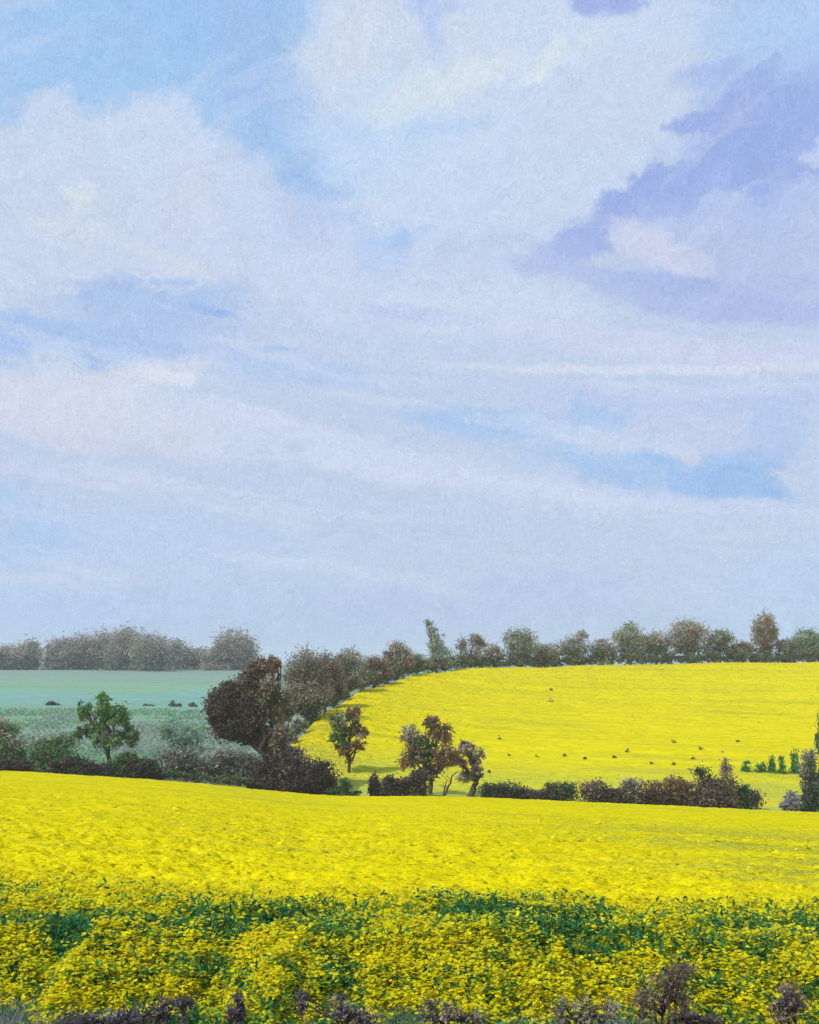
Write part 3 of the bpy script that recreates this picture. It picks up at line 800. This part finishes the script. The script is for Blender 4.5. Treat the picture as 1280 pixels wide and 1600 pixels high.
# --- big dark tree cluster
tree('broadleaf_tree', 'big dark brown tree with a leaning trunk at the left foot of the yellow hill', 'tree', 443, 1224, 97,
     [(350, 1100, 28, 30, DARK + BROWN[2:3]), (362, 1135, 32, 24, DARK), (394, 1118, 28, 36, DARK + BROWN[2:3]), (388, 1072, 24, 24, DARK + BROWN), (362, 1082, 24, 20, DARK + BROWN[2:3]), (398, 1056, 18, 16, BROWN), (408, 1045, 22, 18, BROWN), (428, 1040, 13, 17, BROWN + RUST[2:]),
      (424, 1082, 20, 28, BROWN + DARK + SAGE[:1]), (442, 1108, 16, 30, BROWN + SAGE), (337, 1120, 14, 20, DARK), (412, 1150, 24, 18, DARK + BROWN[2:3]), (436, 1150, 16, 24, GREY[2:3] + BROWN + SAGE[:1]), (440, 1184, 20, 18, BROWN[:1] + DARK), (385, 1155, 20, 9, DARK)],
     BROWN, lp=4.4, dens=1.0, trunk=16, lean=-14, twigs=40)
bush('bush', 'dark purplish bush wrapped round the foot of the big dark tree', 95.5, [(425, 1202, 34, 22), (452, 1190, 30, 24, DARK + BROWN), (405, 1216, 20, 12)], DARK, 1228, dens=1.2)
bush('bush', 'nearly black low mound right of the big dark tree on the field edge', 94.5, [(492, 1210, 32, 21), (470, 1218, 28, 15), (510, 1222, 16, 12)], DARK[:2] + DARK[3:], 1236, dens=1.4)
bush('bush', 'dark green straggly weeds between the black mound and the blackthorn stumps', 94, [(540, 1226, 12, 14), (528, 1234, 20, 8), (552, 1238, 14, 6)], DGREEN + OLIVE[:1], 1242, lp=3.2, dens=.6)

# --- left hedge trees
tree('broadleaf_tree', 'fresh green tree with three uneven tops in the left hedge', 'tree', 168, 1204, 97,
     [(163, 1088, 13, 12), (131, 1112, 12, 20), (165, 1112, 17, 20), (186, 1122, 20, 22), (148, 1138, 22, 16), (203, 1150, 18, 16), (172, 1155, 26, 18), (128, 1146, 12, 12)],
     GREEN + SAGE[3:] + DGREEN[:1], lp=4, dens=.62, trunk=7, twigs=10, hard=.9)
bush('bush', 'grey-green bush at the left edge above the near field', 98, [(8, 1140, 22, 20), (2, 1165, 30, 24), (26, 1172, 16, 16)], GREEN + SAGE + GREY[:1], 1200, dens=.8)
bush('bush', 'light green feathery bush left of the three-topped green tree', 98, [(68, 1168, 26, 18), (100, 1158, 22, 14), (88, 1180, 34, 13)], GREEN + SAGE[:2] + OLIVE[2:], 1202, dens=.7)
bush('bush', 'low black-purple clump at the far left on the field edge', 94.5, [(14, 1193, 22, 6), (38, 1195, 16, 5)], DARK, 1202, dens=1.3)
bush('bush', 'long low dark clump under the light green feathery bush', 94.5, [(92, 1193, 20, 6), (118, 1192, 24, 9), (148, 1197, 18, 6)], DARK + DARK + DGREEN[:1], 1206, dens=1.3)
bush('bush', 'dark green rounded bush at the foot of the three-topped green tree', 94.5, [(196, 1188, 20, 13, DGREEN + OLIVE[:1]), (222, 1195, 24, 12), (178, 1200, 20, 6), (244, 1204, 12, 5)], DARK + DGREEN + DARK, 1212, dens=1.2)
bush('bush', 'low grey-green scrub right of the dark rounded bush', 104, [(285, 1186, 44, 18), (350, 1188, 40, 20), (390, 1192, 22, 18)], [(.20, .235, .18), (.16, .19, .14), (.23, .25, .20)] + GREY[:1], 1215, dens=.5, lp=4.5)
bush('bush', 'soft green scrub in the middle of the valley', 140, [(262, 1134, 24, 13), (302, 1138, 28, 12), (285, 1152, 36, 10)], [(.30, .50, .28), (.36, .52, .36), (.40, .50, .40)], 1172, dens=.26, lp=4)
for (u, v, rw, rh, pal, lab) in [(84, 1100, 11, 7, DARK + DGREEN, 'small dark field bush, leftmost of the row in the blue-green strip'),
      (232, 1105, 10, 9, DGREEN + OLIVE + BROWN[:1], 'small olive field bush right of the three-topped tree'),
      (275, 1102, 11, 9, DGREEN + OLIVE, 'small dark green field bush next to the olive one, nearest the big dark tree'),
      (302, 1101, 7, 4, OLIVE + SAGE, 'tiny faint field bush at the right end of the row')]:
    bush('field_bush', lab, 222, [(u - rw * .3, v, rw * .7, rh * .9), (u + rw * .4, v + 1, rw * .6, rh * .7)], pal, v + rh, lp=3, dens=1.2, group='small bushes dotted in the valley field')

# --- small trees at the foot of the hill
tree('broadleaf_tree', 'small rust and green egg-shaped tree standing in the yellow hill field', 'tree', 546, 1204, 106,
     [(552, 1116, 14, 14, RUST + BROWN), (532, 1126, 18, 16, DGREEN + SAGE[:2] + GREEN[:1] + RUST[:1]), (536, 1148, 24, 19, GREEN + GREEN + DGREEN[:1] + SAGE[:1]), (563, 1143, 15, 22, RUST + BROWN), (538, 1170, 18, 12, DGREEN + RUST), (562, 1166, 14, 10, RUST), (544, 1184, 7, 11, RUST + BROWN)],
     RUST + OLIVE, lp=4, dens=.46, trunk=5, twigs=18, hard=.85)
tree('broadleaf_tree', 'rounded brown tree with a green heart in front of the hill', 'tree', 668, 1232, 97.5,
     [(674, 1130, 17, 14, BROWN + RUST + GREY[:1]), (645, 1152, 20, 20, GREY + BROWN), (690, 1150, 20, 20, BROWN + RUST), (660, 1172, 26, 26, DGREEN + DGREEN + BROWN), (698, 1180, 22, 22, RUST + BROWN), (640, 1188, 16, 18, BROWN + RUST), (672, 1205, 24, 14, BROWN + DARK)],
     BROWN, lp=4.2, dens=.5, trunk=6, twigs=30, stems=2, hard=.9)
tree('broadleaf_tree', 'small grey and brown tree with a leaning dark stem beside the rounded brown tree', 'tree', 733, 1240, 96.5,
     [(728, 1172, 18, 14, GREY + BROWN), (746, 1182, 15, 14, GREY + [(.34, .32, .31)]), (716, 1190, 13, 12, RUST + BROWN), (742, 1206, 17, 14, BROWN + DARK), (726, 1214, 13, 12, GREY + BROWN)],
     BROWN, lp=4, dens=.62, trunk=9, lean=12, twigs=26, hard=.9)
def bare_stump(lab, u, Y, vb, tips):
    x = X(u, Y, vb); g = gz(x, Y); root = empty('bare_shrub', (x, Y, g)); tag(root, lab, 'shrub')
    k = Y / F; V_, F_, o_ = [], [], 0
    for (du, dv, r) in tips:
        b0 = np.array((x + rng.normal() * .1, Y, g - .1)); e = pix(u + du, vb - dv, Y)
        V, Fc, _ = tube(b0, e, r * k, r * k * .35, 5, .05); V_.append(V); F_.append(Fc + o_); o_ += len(V)
        for q in range(3):
            m_ = b0 + (e - b0) * (.4 + .5 * rng.random()); V, Fc, _ = tube(m_, m_ + rng.normal(size=3) * np.array((.5, .3, .2)) + np.array((0, 0, .6)), r * k * .3, .02, 3, .06); V_.append(V); F_.append(Fc + o_); o_ += len(V)
    mesh_obj('stem', np.concatenate(V_), np.concatenate(F_), M_BARK, parent=root, smooth=True)
bare_stump('thin bare dark branch slanting up between the two brown trees', 692, 95.5, 1236, [(22, 30, 2.2), (6, 16, 1.6)])
bush('bush', 'short black clump, leftmost of the stubby row below the rounded brown tree', 95, [(584, 1224, 8, 15), (592, 1230, 9, 10)], DARK[:1] + DARK[3:], 1238, dens=1.4)
bush('bush', 'low dark purple mound in the stubby row below the rounded brown tree', 95, [(612, 1224, 15, 13), (630, 1226, 16, 11)], DARK, 1238, dens=1.4)
bush('bush', 'dark brown tussock directly under the rounded brown tree', 95, [(654, 1216, 15, 18), (642, 1228, 20, 8)], DARK + BROWN[:1] + DGREEN[:1], 1238, dens=1.2)

# --- hedgerow at the foot of the hill
HB = [(765, [(764, 1228, 16, 9)], DGREEN + DARK, 'dark green tuft at the left end of the hedgerow under the hill'),
 (800, [(795, 1228, 24, 13, DGREEN + DARK), (820, 1236, 22, 8)], DARK + BROWN[:1], 'green-topped dark bush near the left end of the hedgerow under the hill'),
 (850, [(846, 1238, 26, 8), (862, 1226, 12, 10, OLIVE)], DARK + BROWN[:1], 'thin low stretch of dark bush in the hedgerow under the hill'),
 (886, [(882, 1228, 20, 16, SAGE[2:] + DGREEN + DARK), (870, 1238, 24, 8)], DARK, 'grey-green and black bush left of the two rounded brown ones'),
 (930, [(928, 1230, 24, 18, BROWN + DARK + RUST[2:]), (950, 1238, 20, 9)], DARK, 'rounded brown bush with red tints in the hedgerow under the hill'),
 (985, [(986, 1222, 19, 17, GREY + BROWN), (975, 1238, 28, 9)], DARK, 'domed grey-brown bush in the middle of the hedgerow'),
 (1025, [(1024, 1230, 20, 14, RUST + BROWN), (1020, 1240, 28, 8)], DARK, 'low rusty bush between two domed ones in the hedgerow'),
 (1060, [(1056, 1222, 17, 17, RUST + BROWN), (1074, 1226, 14, 12, RUST[:1] + BROWN), (1055, 1240, 30, 8)], DARK + BROWN[:1], 'open rust-brown bush with yellow showing through its twigs'),
 (1110, [(1108, 1224, 24, 20, DARK + BROWN + GREY[2:3]), (1098, 1200, 12, 13, DGREEN + BROWN[:1]), (1100, 1242, 30, 9)], DARK, 'dark rounded bush with a green shoot at the right of the hedgerow'),
 (1133, [(1134, 1190, 8, 20, BROWN + GREY[2:3]), (1138, 1222, 16, 18, BROWN + DARK), (1132, 1244, 28, 11, DGREEN + DARK)], BROWN, 'pointed brown spire-shaped bush, tallest of the hedgerow'),
 (1172, [(1176, 1242, 17, 11, DARK + BROWN), (1160, 1232, 12, 12, DGREEN)], DARK, 'last low brown bush at the right end of the hedgerow')]
for (u, bl, pal, lab) in HB:
    bl = [(b_[0], 1247 - (1247 - b_[1]) * .82, b_[2], b_[3] * .78) + tuple(b_[4:]) for b_ in bl]
    bush('hedgerow_bush', lab, 95.8, bl, pal, 1252, dens=.8, lp=3.8, hard=1.35, group='bushes of the hedgerow at the foot of the hill', twigs=10)
# right-hand group
bush('bush', 'tall grey-purple bush cut by the right edge with green shoots on top', 95, [(1264, 1190, 14, 20, GREY[2:3] + GREEN[:1] + [(.30, .27, .31)]), (1268, 1218, 18, 24, [(.32, .28, .33), (.22, .20, .24)] + DGREEN), (1262, 1250, 16, 16, [(.25, .22, .25)] + DARK + DGREEN[:1]), (1290, 1220, 14, 36)], DARK + GREY, 1272, dens=.65, twigs=14)
bush('bush', 'pale grey low bush left of the tall grey-purple one', 94.5, [(1238, 1248, 14, 14), (1226, 1256, 10, 8)], [(.46, .43, .47), (.36, .34, .38)], 1266, dens=.7)
bush('sapling', 'slim dark green sapling rising at the right edge on the hill', 128, [(1279, 1126, 4, 10), (1278, 1150, 4, 12)], DGREEN + GREEN[:1], 1166, cat='sapling', lp=3.2, dens=.6)
for i, (u, v, r, h, lab) in enumerate([(1165, 1196, 9, 9, 'low green sapling clump nearest the spire-shaped bush'), (1190, 1196, 10, 8, 'second green sapling right of the spire-shaped bush'),
       (1206, 1190, 6, 14, 'taller thin green sapling in the middle of the sapling row'), (1222, 1193, 6, 15, 'upright green sapling right of the middle of the sapling row'), (1241, 1184, 8, 17, 'tallest green sapling beside the grey-purple bush')]):
    bush('sapling', lab, 118, [(u, v - h * .3, r * .8, h * .6), (u + 1, v + h * .5, r, h * .6), (u - 1, v + h + 3, r * .9, 7)], [(.06, .28, .12), (.08, .34, .14), (.16, .42, .12)], v + h + 6, cat='sapling', lp=3.4, dens=.5, hard=1.3, group='green saplings at the bottom right of the hill field')
# weeds dotted in the hill field
wl = [(861, 1076, 'faint upper tuft of olive weed high in the hill field'), (860, 1094, 'faint lower tuft of olive weed high in the hill field'), (780, 1152, 'dark weed speck right of the small grey and brown tree'), (796, 1178, 'double weed speck above the green-topped hedgerow bush'),
      (838, 1180, 'dark oval weed speck standing alone above the hedgerow'), (882, 1178, 'weed speck left of the long slanting weed'), (915, 1184, 'pair of tiny weeds low in the hill field'), (960, 1182, 'long slanting weed in the middle of the hill foot'),
      (980, 1172, 'bright green weed above the domed grey-brown bush'), (1018, 1192, 'flat weed above the low rusty bush'), (1053, 1158, 'single dark weed high above the rust-brown bush'), (1052, 1193, 'low weed right above the rust-brown bush'),
      (1083, 1184, 'leafy weed left of the green shoot of the dark bush'), (1095, 1170, 'small weed above the dark rounded bush'), (1153, 1158, 'weed speck right above the spire-shaped bush'), (765, 1205, 'weed speck above the left end of the hedgerow')]
for (u, v, lab) in wl:
    ys = np.linspace(102, 236, 400); vv = surf_v(np.full(400, float(u)), ys); Y = float(ys[np.argmin(np.abs(vv - v - 3))])
    x = X(u, Y, v); g = gz(x, Y) + .55; n = 16; k = Y / F
    P = np.array((x, Y, g)) + rng.normal(size=(n, 3)) * np.array((2.6, 2, 1.8)) * k; P[:, 2] = np.abs(P[:, 2] - g) + g + .05
    P[:, :2] = np.array((x, Y)) + (P[:, :2] - np.array((x, Y))) * .6
    V, Fc = dabs(P, 4.2 * k, 2.2 * k, flat=.2)
    V2, F2, _ = tube((x, Y, g - .5), (x, Y, g + 2 * k), .03, .02, 2, 0, 4)
    pal = (OLIVE + SAGE) if v < 1100 else (DGREEN + BROWN[:1])
    C = np.concatenate([rep4(pick(pal, n, .2)), np.tile((.06, .08, .04), (len(V2), 1))])
    o = mesh_obj('weed', np.concatenate([V, V2]), np.concatenate([Fc, F2 + len(V)]), M_LEAF, cols=C, loc=(x, Y, g)); tag(o, lab, 'weed', 'weeds dotted in the hill field')

# --- foreground dried weeds and brambles
def dried(lab, u, vb, Y, blobs, pal, lp=6, dens=.3, twigs=26, name='dried_weed'):
    blobs = list(blobs) + [(b_[0] + 3, (b_[1] + 1600) / 2, b_[2] * .8, max(5, (1600 - b_[1]) * .42), b_[4] if len(b_) > 4 else pal) for b_ in blobs]
    return tree(name, lab, 'dried weed', u, vb, Y, blobs, pal, lp=lp, dens=dens * .42, hard=1.7, trunk=5, twigs=twigs, stems=3, group='dried weeds at the front of the near field')
PUR = [(.16, .13, .15), (.22, .18, .20), (.11, .09, .11), (.30, .27, .28)]
dried('largest reddish-brown dried weed clump, leaning right among the front rape plants', 1035, 1585, 12.1, [(1062, 1514, 18, 14), (1040, 1532, 28, 17), (1008, 1552, 24, 15)], BROWN[:3] + [(.22, .17, .155)], dens=.22)
dried('dark brown dried weed at the lower right edge', 1232, 1590, 12.1, [(1240, 1550, 20, 14), (1218, 1568, 26, 14)], BROWN + PUR[:1])
dried('narrow purple-grey dried weed standing left of centre', 370, 1595, 11.9, [(372, 1560, 8, 14), (370, 1582, 18, 14)], PUR)
dried('broad low purple-grey dried clump in the bottom left', 200, 1600, 11.8, [(250, 1578, 26, 16), (200, 1590, 40, 14), (120, 1594, 40, 12), (285, 1566, 14, 12)], PUR, dens=.3)
dried('purple-brown dried clump at bottom centre', 545, 1598, 11.8, [(530, 1572, 22, 16), (556, 1588, 26, 14), (470, 1560, 10, 16)], PUR + BROWN[:1], dens=.24)
dried('grey-brown dried clump of upright stalks right of centre', 690, 1598, 11.8, [(676, 1582, 14, 20), (710, 1584, 18, 18), (740, 1590, 18, 12)], PUR + BROWN[:2] + GREY[:1], dens=.2, twigs=50)
dried('pale grey upright dried stalks at the bottom right of centre', 900, 1598, 11.8, [(880, 1580, 16, 20), (915, 1578, 22, 20), (950, 1580, 18, 20)], GREY + PUR[3:] + BROWN[:1], dens=.14, twigs=70)
dried('black low dried clump at the bottom right', 1075, 1600, 11.7, [(1060, 1590, 26, 12), (1110, 1596, 22, 8)], DARK + PUR[:1], dens=.3)

# valley tussocks
n = 24000; q = rng.random(n); y = 98 + 112 * q ** 2.2; u = -60 + rng.random(n) * (480 - np.clip((y - 100) * .6, 0, 60)); x = (u - 640) / (F * 1.02) * y
keep = fbm(x * .10, y * .10, 3) + rng.normal(0, .05, n) > .46; x, y = x[keep], y[keep]; n = len(x)
z = ground(x, y); h = .12 + .35 * rng.random(n); w = .0013 * y; ln_ = rng.normal(size=(n, 2)) * .15
V = np.stack([np.stack([x - w, y, z - .05], 1), np.stack([x + w, y, z - .05], 1), np.stack([x + w * .6 + ln_[:, 0], y + ln_[:, 1], z + h], 1), np.stack([x - w * .6 + ln_[:, 0], y + ln_[:, 1], z + h * .9], 1)], 1).reshape(-1, 3)
sel = fbm(x * .06 + 9, y * .06, 3)
C = np.where(sel[:, None] > .5, pick([(.30, .50, .28), (.36, .54, .36), (.26, .44, .27)], n, .12), pick([(.40, .50, .40), (.46, .50, .42), (.34, .42, .33)], n, .12))
o = mesh_obj('grass', V, np.arange(4 * n).reshape(n, 4), M_LEAF, cols=rep4(C)); tag(o, 'rough tussocky grass over the lower valley field', 'grass', kind='stuff')

# ------------------------------------------------------------------ the air
M_AIR = bpy.data.materials.new('air'); M_AIR.use_nodes = True; t = M_AIR.node_tree; t.nodes.clear()
pv = t.nodes.new('ShaderNodeVolumePrincipled'); pv.inputs['Color'].default_value = (.94, .97, 1.0, 1); pv.inputs['Density'].default_value = .00033; pv.inputs['Anisotropy'].default_value = 0.1
out = t.nodes.new('ShaderNodeOutputMaterial'); t.links.new(pv.outputs[0], out.inputs['Volume'])
zlo = min((o.matrix_basis @ v.co).z for o in (gnd, soil) for v in o.data.vertices) - 1.0
xs, ys_, zs = (-5700, 5700), (-220, 2600), (zlo, 26)
V = np.array([(a, b_, c) for c in zs for b_ in ys_ for a in xs], float)
hz = mesh_obj('haze', V, np.array([(0, 2, 3, 1), (4, 5, 7, 6), (0, 1, 5, 4), (2, 6, 7, 3), (0, 4, 6, 2), (1, 3, 7, 5)]), M_AIR); tag(hz, 'thin pale haze lying over the fields and far trees', 'haze', kind='stuff')
